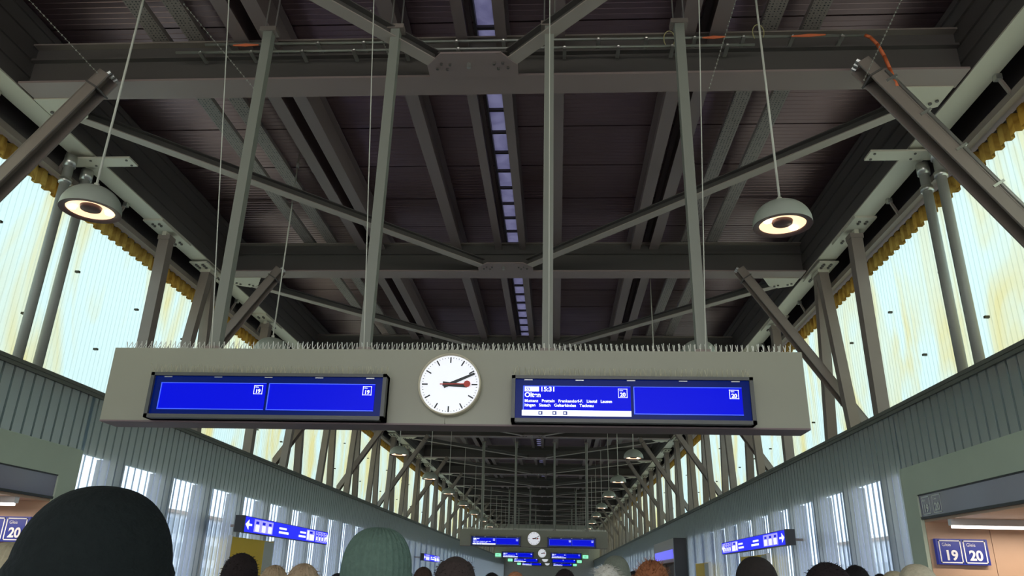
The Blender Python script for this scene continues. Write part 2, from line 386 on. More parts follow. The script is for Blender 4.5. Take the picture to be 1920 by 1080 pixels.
for k in range(2, NB + 1):
    dup(cb1, (CX, BY(k), 9.45), '%s steel roof crossbeam counting from the camera, above the concourse' % ORD[k - 1])

def bolts_label(k, side): return '%s %s' % (ORD[k], side)
# plan bracing
for sg, nm in ((-1, 'left'), (1, 'right')):
    first = None
    for k in range(0, NB):
        if first is None:
            a = Vector((sg * 7.65, 0.72, 0.09)); b = Vector((sg * 0.62, PITCH - 0.60, 0.09))
            r = empty('roof_brace', (CX, BY(k), 9.45), '', 'brace', 'diagonal roof braces %s' % nm)
            MB().bar(a, b, 0.22, 0.02, oh=-0.09).build('bottom_flange', mat('brace_paint', (0.40, 0.335, 0.285), 0.5), r)
            MB().bar(a, b, 0.02, 0.17, ow=0).bar(a, b, 0.22, 0.02, oh=0.09).build('web', STEELD, r)
            first = r; o = r
        else:
            o = dup(first, (CX, BY(k), 9.45))
        o['label'] = ('diagonal steel roof brace on the %s, leading to the centre of the %s crossbeam' % (nm, ORD[k]))
# knee struts
for sg, nm in ((-1, 'left'), (1, 'right')):
    first = None
    for k in range(1, NB + 1):
        loc = (CX, BY(k) - 0.42, 0)
        if first is None:
            a = Vector((sg * 6.2, 0, 9.42)); b = Vector((sg * 9.35, 0, 4.62))
            r = empty('knee_strut', loc, '', 'strut', 'slanting steel struts %s' % nm)
            MB().bar(a, b, 0.30, 0.03, (-sg * 1, 0, 0), oh=-0.10).bar(a, b, 0.03, 0.2, (-sg, 0, 0), ow=0.135).bar(a, b, 0.03, 0.2, (-sg, 0, 0), ow=-0.135).build('channel', STEEL, r)
            c = MB().bar(a + (b - a) * 0.05, a + (b - a) * 0.055, 0.34, 0.26, (-sg, 0, 0)).build('collar', STEELD, r)
            mb = MB()
            for dy in (-0.1, 0.0, 0.1): mb.tube(a + Vector((-sg * 0.02, dy, -0.02)), a + Vector((-sg * 0.08, dy, 0.02)), 0.035, 6)
            mb.each('end_bolt', CHROME, r)
            first = r; o = r
        else: o = dup(first, loc)
        o['label'] = 'slanting steel strut on the %s, reaching the %s crossbeam' % (nm, ORD[k - 1])

# clerestory posts
def single_post(x, y, lab, rt):
    o = MB().box(-0.13, 0.13, -0.13, 0.13, 4.6, 9.30).box(-0.15, 0.15, -0.15, 0.15, 9.2, 9.32)
    r = empty('wall_post', (x, y, 0), lab, 'post'); o.build('shaft', STEEL, r)
    p = MB().box(-0.24, 0.24, -0.75, 0.75, 9.40, 9.45).box(-0.05, 0.05, -0.16, 0.16, 9.3, 9.42).build('cap_plate', PLATE, r)
    mb = MB()
    for s in (-1, 1):
        for a in (0.48, 0.58): mb.tube((0.08, s * a, 9.40), (0.08, s * a, 9.36), 0.03, 6); mb.tube((-0.08, s * a, 9.40), (-0.08, s * a, 9.36), 0.03, 6)
    mb.each('bolt', STEELD, p); return r
apex = {}
def a_post(x, y, lab, key):
    if key in apex: return dup(apex[key], (x, y, 0), lab)
    r = empty('forked_post', (x, y, 0), lab, 'post', 'forked posts %s' % key)
    for s in (-1, 1):
        MB().bar((0, s * 0.86, 4.6), (0, s * 0.10, 9.32), 0.24, 0.24, (1, 0, 0)).build('leg', STEEL, r)
    p = MB().box(-0.24, 0.24, -0.7, 0.7, 9.36, 9.40).box(-0.14, 0.14, -0.24, 0.24, 9.28, 9.36).build('cap_plate', PLATE, r)
    mb = MB()
    for s in (-1, 1):
        for a in (0.36, 0.48, 0.58): mb.tube((0.08, s * a, 9.36), (0.08, s * a, 9.32), 0.035, 6); mb.tube((-0.1, s * a, 9.36), (-0.1, s * a, 9.32), 0.035, 6)
    mb.each('bolt', STEELD, p); apex[key] = r; return r
for sg, nm in ((-1, 'left'), (1, 'right')):
    x = -9.62 if sg < 0 else 6.95
    single_post(x, 16.35, 'single upright box post before the %s translucent sheets, nearest plain one' % nm, 0)
    a_post(x, 18.75, 'forked steel post on the %s wall, nearest to the camera' % nm, nm)
    single_post(x, 23.2, 'single upright box post on the %s wall, just beyond the nearest forked post' % nm, 0)
    y = BY(3) - 0.42; k = 1
    while y < 128:
        a_post(x, y, 'forked steel post on the %s wall, %s from the camera' % (nm, ORD[k]), nm); y += 4.265; k += 1
    # twin drain pipes
    px = -9.75 if sg < 0 else 7.1
    r = empty('drain_pipes', (px, 12.9, 0), 'pair of round grey drain pipes in front of the %s translucent sheets' % nm, 'pipe')
    for dy in (-0.28, 0.28):
        MB().tube((0, dy, 4.6), (0, dy, 9.2), 0.09, 14).build('pipe', mat('drain_pipe', (0.33, 0.33, 0.30), 0.4), r, True)
        MB().tube((0, dy, 8.75), (0, dy, 8.85), 0.12, 14).tube((0, dy, 9.12), (0, dy, 9.35), 0.12, 14).each('pipe_collar', CHROME, r, True)
    p = MB().box(*sorted((-sg * 1.15, sg * 0.2)), -0.2, 0.14, 9.36, 9.40).build('bracket_plate', PLATE, r)
    mb = MB()
    for a in (0.3, 1.05):
        for b in (-0.12, 0.08): mb.tube((-sg * a, b, 9.36), (-sg * a, b, 9.34), 0.025, 6)
    mb.each('bolt', STEELD, p)

# ------------------------------------------------------------------ lamps
def lamp():
    r = empty('pendant_lamp', (0, 0, 0), '', 'lamp', 'dome pendant lamps')
    R = 0.37; pr = [(0.02, R * 0.86 + 0.0)] + [(R * math.sin(t), R * 0.86 * math.cos(t)) for t in [math.radians(a) for a in range(8, 91, 8)]] + [(R, -0.035)]
    MB().lathe(pr, n=40).build('dome_shade', LAMP, r, True)
    MB().lathe([(R, -0.035), (R * 0.80, -0.03), (R * 0.78, 0.0)], n=40).build('inner_rim', LAMPRIM, r, True)
    MB().lathe([(R * 0.79, -0.012), (R * 0.36, 0.03)], n=40).build('light_ring', GLOW, r, True)
    mb = MB()
    for a in (35, 200):
        t = math.radians(a); mb.lathe([(0.0, -0.035), (0.05, -0.02), (0.06, 0.02)], (0.22 * math.cos(t), 0.22 * math.sin(t), 0), 12)
    mb.each('bulb', GLOWHOT, r, True)
    MB().lathe([(0.001, -0.012), (R * 0.33, -0.010), (R * 0.36, 0.03)], n=32).build('centre_cap', LAMPRIM, r, True)
    MB().tube((0, 0, R * 0.84), (0, 0, R * 0.84 + 0.06), 0.035, 10).tube((0, 0, R * 0.84), (0, 0, 4.9), 0.016, 8).tube((0, 0, 4.5), (0, 0, 4.62), 0.04, 8).build('rod', CABLE, r, True)
    return r
lp = lamp(); firstl = True
for sg, nm in ((0, 'left'), (1, 'right')):
    for k in range(17):
        y = ((8.45, 8.95)[sg], 15.1, 22.0)[k] if k < 3 else 29.1 + 7.15 * (k - 3) + (0.42 if k == 4 else 0)
        x = (-6.08, 2.92)[sg]; lab = 'dome pendant lamp in the %s row, %s to the camera' % (nm, 'nearest' if k == 0 else ORD[k] + ' nearest')
        if firstl: lp.location = (x, y, 6.02); lp['label'] = lab; firstl = False
        else: dup(lp, (x, y, 6.02), lab)

# ------------------------------------------------------------------ departure boards
def numbox(s, x, z, w, m, parent, small=True, sz=None):
    r = MB(); t = w * 0.05
    r.box(x - w / 2, x + w / 2, -0.004, 0.0, z + w / 2 - t, z + w / 2).box(x - w / 2, x + w / 2, -0.004, 0, z - w / 2, z - w / 2 + t)
    r.box(x - w / 2, x - w / 2 + t, -0.004, 0, z - w / 2, z + w / 2).box(x + w / 2 - t, x + w / 2, -0.004, 0, z - w / 2, z + w / 2)
    f = r.build('number_frame', m, parent)
    text(s, w * 0.60, x, z - w * 0.36, m, parent, 'track_number', bold=w * 0.02, align='CENTER')
    if small: text('Gleis', w * 0.20, x - w * 0.36, z + w * 0.24, m, parent, 'track_word', y=-0.004)

def screen(root, x0, x1, z0, z1, yb, yf, num, content):
    h = empty('screen_unit', (0, 0, 0), None, None); h.parent = root
    t = 0.045; W = x1 - x0
    MB().box(x0, x1, yf, yb, z1 - 0.04, z1).box(x0, x1, yf, yb, z0, z0 + t).box(x0, x0 + t, yf, yb, z0, z1).box(x1 - t, x1, yf, yb, z0, z1).box(x0, x1, yf + 0.1, yb, z0, z1).build('housing', GREYB, h)
    MB().box(x0 + t, x1 - t, yf + 0.04, yf + 0.09, z0 + t, z1 - 0.04).build('glass_panel', SCRD, h)
    mb = MB()
    for i in range(5):
        cx = x0 + W * (0.07 + 0.215 * i); mb.box(cx - 0.05, cx + 0.05, yf + 0.032, yf + 0.04, z1 - 0.055, z1 - 0.045)
    mb.each('clip', CHROME, h)
    xs = [x0 + 0.14, x0 + W * 0.5 - 0.012, x0 + W * 0.5 + 0.022, x1 - 0.14]
    za, zb = z0 + 0.11, z1 - 0.125
    for i in range(2):
        a, b = xs[2 * i], xs[2 * i + 1]
        p = MB().box(a, b, yf + 0.030, yf + 0.04, za, zb).build('display_area', SCR, h)
        MB().box(a, a + 0.012, yf + 0.026, yf + 0.03, za, zb).box(a, b, yf + 0.026, yf + 0.03, za, za + 0.010).box(a, b, yf + 0.026, yf + 0.03, zb - 0.008, zb).build('display_edge', SCRL, p)
        hold = empty('number_tile', (0, yf + 0.028, 0), None, None); hold.parent = h
        numbox(num, b - 0.095, zb - 0.085, 0.11, TXT, hold)
        if content and i == 0:
            c = empty('train_notice', (0, yf + 0.027, 0), None, None); c.parent = h
            MB().box(a + 0.02, a + 0.195, -0.003, 0, zb - 0.072, zb - 0.012).build('line_badge', TXT, c)
            text('S3', 0.05, a + 0.035, zb - 0.060, SCR, c, bold=0.001)
            text('15:31', 0.080, a + 0.210, zb - 0.070, TXT, c, bold=0.0022, sx=1.05)
            text('Olten', 0.080, a + 0.02, zb - 0.141, TXT, c, bold=0.0022, sx=1.05)
            text('Muttenz   Pratteln   Frenkendorf-F.   Liestal   Lausen', 0.050, a + 0.02, zb - 0.205, TXT, c, bold=0.0009)
            text('Itingen   Sissach   Gelterkinden   Tecknau', 0.050, a + 0.02, zb - 0.258, TXT, c, bold=0.0009)
            MB().box(a - 0.01, b, -0.003, 0, za - 0.03, za + 0.038).build('train_strip', TXT, c)
            mb = MB()
            for kx in (0.19, 0.36, 0.49): mb.box(a + kx, a + kx + 0.05, -0.006, -0.003, za - 0.018, za + 0.026)
            mb.each('train_icon', NAVY, c)
            mb = MB()
            for kx in (0.19, 0.36, 0.49): mb.box(a + kx + 0.012, a + kx + 0.032, -0.008, -0.006, za - 0.008, za + 0.014)
            mb.each('icon_window', TXT, c)

def clock(root, cx, cz, R, yf):
    c = empty('clock', (cx, yf, cz), None, None); c.parent = root
    MB().lathe([(R, 0.0), (R, -0.10), (R * 0.985, -0.12), (R * 0.95, -0.12), (R * 0.94, -0.07)], n=64, axis='y').build('ring', CLKR, c, True)
    MB().tube((0, 0, 0), (0, -0.075, 0), R * 0.95, 64).build('dial', CLK, c)
    mb = MB()
    for i in range(60):
        t = math.radians(6 * i); d = Vector((math.sin(t), 0, math.cos(t))); big = i % 5 == 0
        r0, r1, wd = (0.70, 0.885, 0.032) if big else (0.845, 0.885, 0.011)
        mb.bar(d * R * r0 + Vector((0, -0.077, 0)), d * R * r1 + Vector((0, -0.077, 0)), 0.006, R * wd * 1.3, d.cross(Vector((0, 1, 0))))
    mb.build('minute_marks', INK, c)
    def hand(name, deg, r0, r1, wa, wb, y, m):
        t = math.radians(deg); d = Vector((math.sin(t), 0, math.cos(t))); s = Vector((math.cos(t), 0, -math.sin(t)))
        p = [d * -r0 * R - s * wa * R, d * -r0 * R + s * wa * R, d * r1 * R + s * wb * R, d * r1 * R - s * wb * R]
        return MB().prism([q + Vector((0, y, 0)) for q in p], (0, -0.005, 0)).build(name, m, c)
    hand('hour_hand', 95, 0.22, 0.56, 0.072, 0.055, -0.082, INK)
    hand('minute_hand', 66, 0.20, 0.86, 0.055, 0.035, -0.090, INK)
    sh = hand('second_hand', 89, 0.30, 0.5, 0.014, 0.014, -0.098, REDM)
    t = math.radians(89); MB().tube((math.sin(t) * R * 0.56, -0.098, math.cos(t) * R * 0.56), (math.sin(t) * R * 0.56, -0.104, math.cos(t) * R * 0.56), R * 0.105, 24).build('second_disc', REDM, sh)

def board(y, lab, left, right, nums, exits=False):
    r = empty('departure_board', (0, y, 0), lab, 'sign board', 'departure boards hung across the hall')
    xa, xb, za, zb = -5.80, 3.05, 3.39, 4.36
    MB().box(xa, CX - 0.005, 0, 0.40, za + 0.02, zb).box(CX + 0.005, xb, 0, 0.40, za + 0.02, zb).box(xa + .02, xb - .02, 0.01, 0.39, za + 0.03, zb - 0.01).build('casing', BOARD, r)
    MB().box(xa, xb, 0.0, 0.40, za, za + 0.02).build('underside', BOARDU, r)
    screen(r, -5.13, -2.11, 3.41, 3.985, 0, -0.20, nums[0], left)
    screen(r, -0.55, 2.37, 3.41, 3.985, 0, -0.20, nums[1], right)
    clock(r, -1.335, 3.89, 0.395, 0)
    sp = MB()
    x = xa + 0.1
    rd = random.Random(3)
    while x < xb - 0.05:
        for (dx, dy) in ((0, -0.03), (0.012, 0.05), (-0.012, 0.0)):
            l = 0.115 + rd.uniform(-0.015, 0.012)
            sp.tube((x, 0.10, zb), (x + dx * 1.2 + rd.uniform(-.006, .006), 0.10 + dy, zb + l), 0.0045, 4, cap=False)
            sp.tube((x + .03, 0.26, zb), (x + .03 + dx + rd.uniform(-.006, .006), 0.26 + dy, zb + l * 0.8), 0.0045, 4, cap=False)
        x += 0.066
    sp.box(xa + 0.06, xb - 0.06, 0.06, 0.30, zb, zb + 0.008)
    s = sp.build('bird_spikes', WIRE, r); s['label'] = 'row of thin bird spikes on top'
    for (a, b) in ((-5.13, -2.11), (-0.55, 2.37)):
        sp = MB(); x = a + 0.03
        while x < b:
            for dy in (-0.06, 0.0, 0.03):
                sp.tube((x, -0.13, 3.99), (x + rd.uniform(-.025, .025), -0.13 + dy, 4.09 + rd.uniform(-.01, .01)), 0.003, 4, cap=False)
            x += 0.062
        sp.box(a + 0.01, b - 0.01, -0.16, -0.10, 3.986, 3.992)
        sp.tube((a + 0.02, -0.13, 3.985), (a - 0.06 if a < -5 else a + 0.07, -0.15, 4.12), 0.004, 4)
        s = sp.build('bird_spikes', mat('dull_wire', (0.6, 0.56, 0.42), 0.4, 0.2), r); s['label'] = 'fine bird spikes above a screen'
    for x in (-4.55, -2.52, -0.12, 1.86):
        h = MB().box(x - 0.07, x + 0.07, 0.13, 0.27, zb, 9.62).build('hanger_post', mat('hanger_paint', (0.25, 0.25, 0.21), 0.45), r)
        MB().box(x - 0.10, x + 0.10, 0.09, 0.31, zb, zb + 0.06).box(x - 0.13, x + 0.13, 0.11, 0.29, 9.60, 9.68).each('bracket', STEEL, h)
        MB().tube((x - 0.08, 0.2, 9.68), (x - 0.08, 0.2, 10.95), 0.012, 6).tube((x + 0.08, 0.2, 9.68), (x + 0.08, 0.2, 10.95), 0.012, 6).build('threaded_rod', CHROME, h)
        MB().tube((x + 0.02, 0.06, zb), (x + 0.02, -1.72, 10.95), 0.007, 6).build('stay_cable', CABLE, r)
    if exits:
        for x in (xa + 0.32, xb - 0.32):
            e = MB().box(x - 0.26, x + 0.26, -0.12, 0.0, 3.52, 3.80).build('exit_sign', GREENS, r); e['label'] = 'small lit green exit sign'
            MB().bar((x - 0.15, -0.122, 3.66), (x + 0.10, -0.122, 3.66), 0.004, 0.05, (0, 0, 1)).build('arrow', WHITE, e)
    return r
board(9.2, 'large departure board with clock, nearest, its right screen showing a train to Olten', False, True, ('19', '20'))
board(47.4, 'second departure board, smaller behind the large one, left screen filled with text', True, False, ('17', '18'))
board(75.0, 'third departure board far down the hall, with small green exit signs', True, True, ('15', '16'), True)
board(95.0, 'fourth departure board far down the hall, below the third', True, False, ('13', '14'), True)
board(118.0, 'fifth departure board at the far end, smallest of all', True, True, ('11', '12'), True)

# ------------------------------------------------------------------ conduits and cables at the nearest beam
yc = 10.28
def P(u, v, y=yc): return onY(u, v, y)
for nm, y_off, pts, segs in (('upper', 0, [(385, 84), (1625, 66)], ((1222, 1280),)), ('lower', 0, [(330, 99), (1415, 84)], ())):
    a = P(*pts[0]); b = P(*pts[1])
    r = empty('conduit', a, '%s grey conduit pipe running along the nearest crossbeam' % nm, 'pipe')
    MB().tube((0, 0, 0), b - a, 0.024, 10).build('pipe', mat('conduit_grey', (0.30, 0.29, 0.26), 0.35, 0.4), r, True)
    n_ = 14 if nm == 'upper' else 11
    for i in range(n_):
        mb = MB(); p = (b - a) * ((i + 0.5) / n_); mb.box(p.x - 0.03, p.x + 0.03, -0.04, 0.24, p.z - 0.05, p.z - 0.02); mb.tube(p + Vector((-0.015, 0, 0)), p + Vector((0.015, 0, 0)), 0.034, 8); mb.build('clip', CHROME, r)
for (u0, v0, u1, v1), lab in (((437, 85, 485, 84), 'short orange cable bundle at the left end of the upper conduit'), ((1317, 71, 1360, 69), 'orange cable bundle in the middle right of the upper conduit'),
                         ((1484, 68, 1548, 65), 'longer orange cable bundle near the right end of the upper conduit')):
    a = P(u0, v0, 10.22); b = P(u1, v1, 10.22); mb = MB()
    for d in (-0.02, 0.0, 0.02):
        mb.path([a, (a + b) / 2 + Vector((0, 0, d)), b], 0.012, 6)
    tag(mb.build('cable_bundle', ORANGE, None), lab, 'cable')
cp = [(1622, 66), (1632, 70), (1645, 83), (1658, 105), (1668, 128), (1676, 148), (1682, 162)]
pts = [P(u, v, 10.22 - 0.03 * i) for i, (u, v) in enumerate(cp)]
tag(MB().path(pts, 0.028, 8).build('orange_cable', ORANGE, None, True), 'thick orange cable dropping from the conduit to the right strut', 'cable')
for (u, v), nm in (((1255, 72), 'centre right'), ((1422, 60), 'right')):
    c = P(u, v, 10.2); mb = MB(); pr = []
    for i in range(12):
        t = math.pi * 1.5 * i / 11 - 0.8; pr.append(c + Vector((math.cos(t) * 0.09, 0.02 * i / 11, math.sin(t) * 0.16)))
    mb.path(pr, 0.008, 6); tag(mb.build('cable_loop', mat('yellow_cable', (0.5, 0.42, 0.2), 0.5)), 'small loop of pale yellow cable on the nearest crossbeam, %s' % nm, 'cable')
# conduit along nearest right strut
a = Vector((CX + 6.2, BY(1) - 0.42, 9.42)); b = Vector((CX + 9.35, BY(1) - 0.42, 4.62)); d = b - a; n_ = Vector((0.84, 0, 0.55))
r = empty('strut_conduit', a + n_ * 0.17 + Vector((0, -0.12, 0)), 'grey conduit pipe clipped along the nearest right slanting strut', 'pipe')
MB().tube(d * 0.06, d, 0.032, 10).build('pipe', mat('conduit_grey', (0, 0, 0)), r, True)
mb = MB()
for i in range(7): mb.bar(d * (0.09 + 0.13 * i) - n_ * 0.15, d * (0.09 + 0.13 * i) + n_ * 0.05, 0.04, 0.09, (0, 1, 0))
mb.each('clip', CHROME, r)

# beaded edge wires of the bird net
for i, (p0, p1) in enumerate((((55, 0), (195, 150)), ((345, 8), (475, 165)), ((695, 20), (735, 120)), ((1380, 0), (1330, 165)), ((1690, 0), (1620, 150))  )):
    yv = 10.1 if i < 5 else 12.0
    a = P(*p0, 9.2 if i < 5 else 11.0); b = P(*p1, yv); mb = MB().tube(a, b, 0.003, 4); n_ = 22
    for j in range(n_):
        p = a + (b - a) * (j / (n_ - 1)); mb.tube(p - Vector((0, 0, .011)), p + Vector((0, 0, .011)), 0.011, 5)
    tag(mb.build('beaded_wire', mat('dull_bead', (0.35, 0.33, 0.28), 0.4)), 'thin beaded net wire under the roof, ' + ('far left top corner', 'left of the left hanger post', 'beside the upper left brace', 'beside the right lamp rod', 'above the right strut', 'short one left behind the hanger post')[i], 'wire')

# ------------------------------------------------------------------ passages to the platforms
def portal(nm, X, sg, ya, yb, nums):
    r = empty('passage_portal', (X, 0, 0), 'green grey portal frame in the %s wall leading to tracks 19 and 20' % nm, 'portal')
    f = sg
    bx = lambda m, a, b, *q: m.box(*sorted((f * a, f * b)), *q)
    mb = MB(); bx(mb, -0.06, 0.5, ya, yb, 3.12, 3.61); bx(mb, -0.06, 0.5, yb - 0.52, yb, 0, 3.12); bx(mb, -0.06, 0.5, ya, ya + 0.5, 0, 3.12)
    mb.build('frame', GREENP, r)
    yi = yb - 0.52
    mb = MB(); bx(mb, 0.5, 0.55, ya, yb, 2.7, 3.6); bx(mb, 0.0, 3.2, ya + 0.5, yi, 2.68, 2.72); mb.build('soffit', BEIGE, r)
    mb = MB(); bx(mb, 0.5, 1.02, yi, yi + 0.06, 0, 2.7); bx(mb, 1.03, 1.6, yi, yi + 0.06, 0, 2.7); bx(mb, 1.61, 3.2, yi, yi + 0.06, 0, 2.7); bx(mb, 0.0, 0.5, yi - 0.01, yi, 0, 2.7)
    bx(mb, 3.2, 3.3, ya, yi, 0, 2.7); bx(mb, 0.0, 3.2, ya + 0.44, ya + 0.5, 0, 2.7); mb.build('lining', BEIGE, r)
    d = MB(); bx(d, -0.03, 0.06, ya + 0.5, yi, 2.76, 3.10); d = d.build('display_strip', SMOKE, r)
    mb = MB(); bx(mb, -0.05, 0.1, ya + 0.5, yi, 2.72, 2.76); bx(mb, -0.045, 0.06, ya + 0.5, yi, 3.10, 3.125); mb.build('strip_edge', BLACK, d)
    t = MB().tube((f * 0.06, yi - 0.75, 2.56), (f * 2.6, yi - 0.75, 2.56), 0.022, 10).build('tube_lamp', TUBE, r)
    m2 = MB(); bx(m2, 0.04, 2.7, yi - 0.80, yi - 0.70, 2.585, 2.68); m2.build('lamp_housing', WHITE, t)
    al = bpy.data.lights.new('tube_light', 'AREA'); al.shape = 'RECTANGLE'; al.size = 2.3; al.size_y = 0.06; al.energy = 20; al.color = (1, 0.88, 0.76)
    ao = bpy.data.objects.new('tube_light', al); COL.objects.link(ao); ao.parent = r; ao.location = (f * 1.5, yi - 0.75, 2.53)
    # faint numbers on the display strip
    h = empty('faint_numbers', (-f * 0.032, 0, 0), None, None); h.parent = r; h.rotation_euler = (0, 0, -math.pi / 2 * f if f > 0 else math.pi / 2)
    if f > 0:
        for s, u in (('19', -(yi - 0.22)), ('20', -(yi - 0.60))):
            numbox(s, u, 2.93, 0.28, mat('faint_white', (0.75, 0.8, 0.75), 0.5), h)
    # blue track sign on the end lining
    s = empty('track_sign', (X + f * (0.49 if f > 0 else 0.61), yi - 0.03, 2.22), 'blue sign with track numbers 19 and 20 inside the %s passage' % nm, 'sign')
    MB().box(-0.41, 0.41, -0.06, 0.02, -0.20, 0.20).build('panel', NAVY, s)
    for t_, x in (('19', -0.195), ('20', 0.195)):
        g = empty('number_tile', (x, -0.062, 0), None, None); g.parent = s; numbox(t_, 0, 0, 0.355, WHITE, g)
portal('left', XL, -1, 7.6, 13.2, None)
portal('right', XR, 1, 7.6, 14.0, None)

# farther portal on the right
r = empty('lift_portal', (XR, 0, 0), 'cream portal box farther along the right wall with a blue display', 'portal')
MB().box(-0.55, 0.1, 38.2, 46.0, 2.95, 3.62).box(-0.55, 0.1, 45.4, 46.0, 0, 2.95).box(-0.55, 0.1, 38.2, 38.5, 0, 2.95).build('frame', PLATE, r)
MB().box(-0.57, 0.1, 38.05, 38.2, 0, 3.62).build('end_panel', BLACK, r)
MB().box(-0.60, -0.5, 38.6, 45.3, 2.72, 3.12).build('display', mat('violet_display', (0.2, 0.2, 0.6), 0.4, emit=(0.12, 0.12, 0.75), estr=0.9), r)
MB().box(-0.5, 0.1, 38.5, 45.4, 2.55, 2.7).box(0, 0.1, 38.5, 45.4, 0, 2.6).build('lining', BEIGE, r)

# ------------------------------------------------------------------ direction signs, built facing -Y then turned
def dirsign(loc, rot, lab, L=7.3, H=0.37, mirror=False):
    r = empty('direction_sign', loc, lab, 'sign', None, rot)
    MB().box(-L / 2 + .01, L / 2 - .01, 0.004, 0.16, -H / 2, H / 2).build('casing', BLACK, r)
    MB().box(-L / 2, L / 2, 0, 0.004, -H / 2, H / 2).build('lit_face', mat('sign_blue', (0, 0, 0.4), 0.4, emit=(0.005, 0.008, 0.75), estr=1.0), r)
    MB().box(-L / 2 - 0.02, L / 2 + 0.02, 0.01, 0.15, -H / 2 - 0.015, -H / 2).box(-L / 2 - 0.02, L / 2 + 0.02, 0.01, 0.15, H / 2, H / 2 + 0.015).box(*((-L / 2 - 0.16, -L / 2) if not mirror else (L / 2, L / 2 + 0.16)), 0, 0.2, -H / 2 - .015, H / 2 + .015).build('housing', BLACK, r)
    MB().box(-L / 2 + 0.9, -L / 2 + 0.98, 0.16, 0.75, -0.03, 0.03).box(L / 2 - 0.98, L / 2 - 0.9, 0.16, 0.75, -0.03, 0.03).build('wall_arm', STEEL, r)
    s = -1 if mirror else 1
    wh = MB(); lv = MB(); ic = MB()
    def B(m, x0, x1, z0, z1, y=-0.006): m.box(*sorted((s * x0, s * x1)), y, 0, z0 * H, z1 * H)
    # arrow
    def arrow(cx, dirn):
        B(wh, cx - 0.16, cx + 0.16, -0.07, 0.07); a = s * dirn
        wh.prism([(s * cx + a * 0.26, -0.006, 0), (s * cx + a * 0.05, -0.006, 0.33 * H), (s * cx + a * 0.05, -0.006, -0.33 * H)], (0, 0.006, 0))
    arrow(-L / 2 + 0.30, -1); arrow(L / 2 - 0.16, 1) if not mirror else arrow(L / 2 - 0.30, 1)
    for i in range(3):
        x = -L / 2 + 0.62 + 0.46 * i; B(lv, x, x + 0.44, -0.42, 0.42); B(ic, x + 0.1, x + 0.3, 0.12, 0.3, -0.009); B(wh, x + 0.10, x + 0.34, -0.36, 0.06, -0.012)
    B(wh, -L / 2 + 2.5, -L / 2 + 3.1, 0.06, 0.2); B(wh, -L / 2 + 2.5, -L / 2 + 3.3, -0.24, -0.08)
    B(wh, 0.7, 1.25, 0.06, 0.2); B(wh, 0.6, 1.25, -0.26, -0.1)
    B(lv, 1.35, 2.15, -0.42, 0.42); B(ic, 1.62, 1.92, 0.15, 0.32, -0.009); B(wh, 1.40, 1.54, -0.34, 0.34, -0.012); B(wh, 1.65, 2.08, -0.36, 0.06, -0.012)
    for i in range(4):
        x = 2.30 + 0.31 * i; fr = 0.03
        for (x0, x1, z0, z1) in ((x, x + 0.27, 0.36, 0.42), (x, x + 0.27, -0.42, -0.36), (x, x + fr, -0.42, 0.42), (x + 0.24, x + 0.27, -0.42, 0.42)): B(lv, x0, x1, z0, z1)
        B(wh, x + 0.07, x + 0.19, -0.3, 0.0); B(lv, x + 0.06, x + 0.18, 0.14, 0.28)
    wh.each('symbol', TXT, r); lv.each('violet_tile', TXTL, r); ic.each('icon', SCR, r)
    return r
dirsign((-7.8, 22.95, 2.765), math.pi / 2, 'long lit blue direction sign on the left wall, nearer one')
dirsign((-7.8, 49.5, 2.70), math.pi / 2, 'farther blue direction sign on the left wall, tiny beyond the green beanie', 5.5)
dirsign((5.45, 22.85, 2.71), -math.pi / 2, 'long lit blue direction sign on the right wall', 7.3, 0.33, True)

# yellow timetable panels
def panel(loc, rot, w, z0, z1, lab, white=0.25, extra=False):
    r = empty('timetable_panel', loc, lab, 'poster', None, rot)
    MB().box(-w / 2, w / 2, 0, 0.08, z0, z1).build('board', YEL if white != 1 else WHITE, r)
    MB().box(w / 2 - white * w, w / 2, -0.004, 0, z0 + 0.35 if extra else z0, z1 - 0.02).build('timetable_sheet', mat('paper', (0.6, 0.6, 0.52), 0.6), r)
    MB().box(-w / 2 - .03, -w / 2, -0.01, 0.09, 0, z1 + 0.03).box(w / 2, w / 2 + .03, -0.01, 0.09, 0, z1 + .03).each('leg', CHROME, r)
panel((-8.2, 21.1, 0), math.pi / 2, 3.0, 0.9, 2.47, 'yellow timetable panel on the left, behind the dark-haired head', 0.24, True)
panel((5.8, 23.9, 0), -math.pi / 2, 3.1, 0.9, 2.43, 'yellow timetable panel on the right, behind the dark brown beanie', 0.2)
panel((5.8, 32.3, 0), -math.pi / 2, 2.8, 0.9, 2.38, 'yellow timetable panel farther along the right wall', 0.3)
panel((-7.9, 38.0, 0), math.pi / 2, 2.0, 0.9, 2.42, 'small yellow timetable panel left of the green beanie', 0.2)

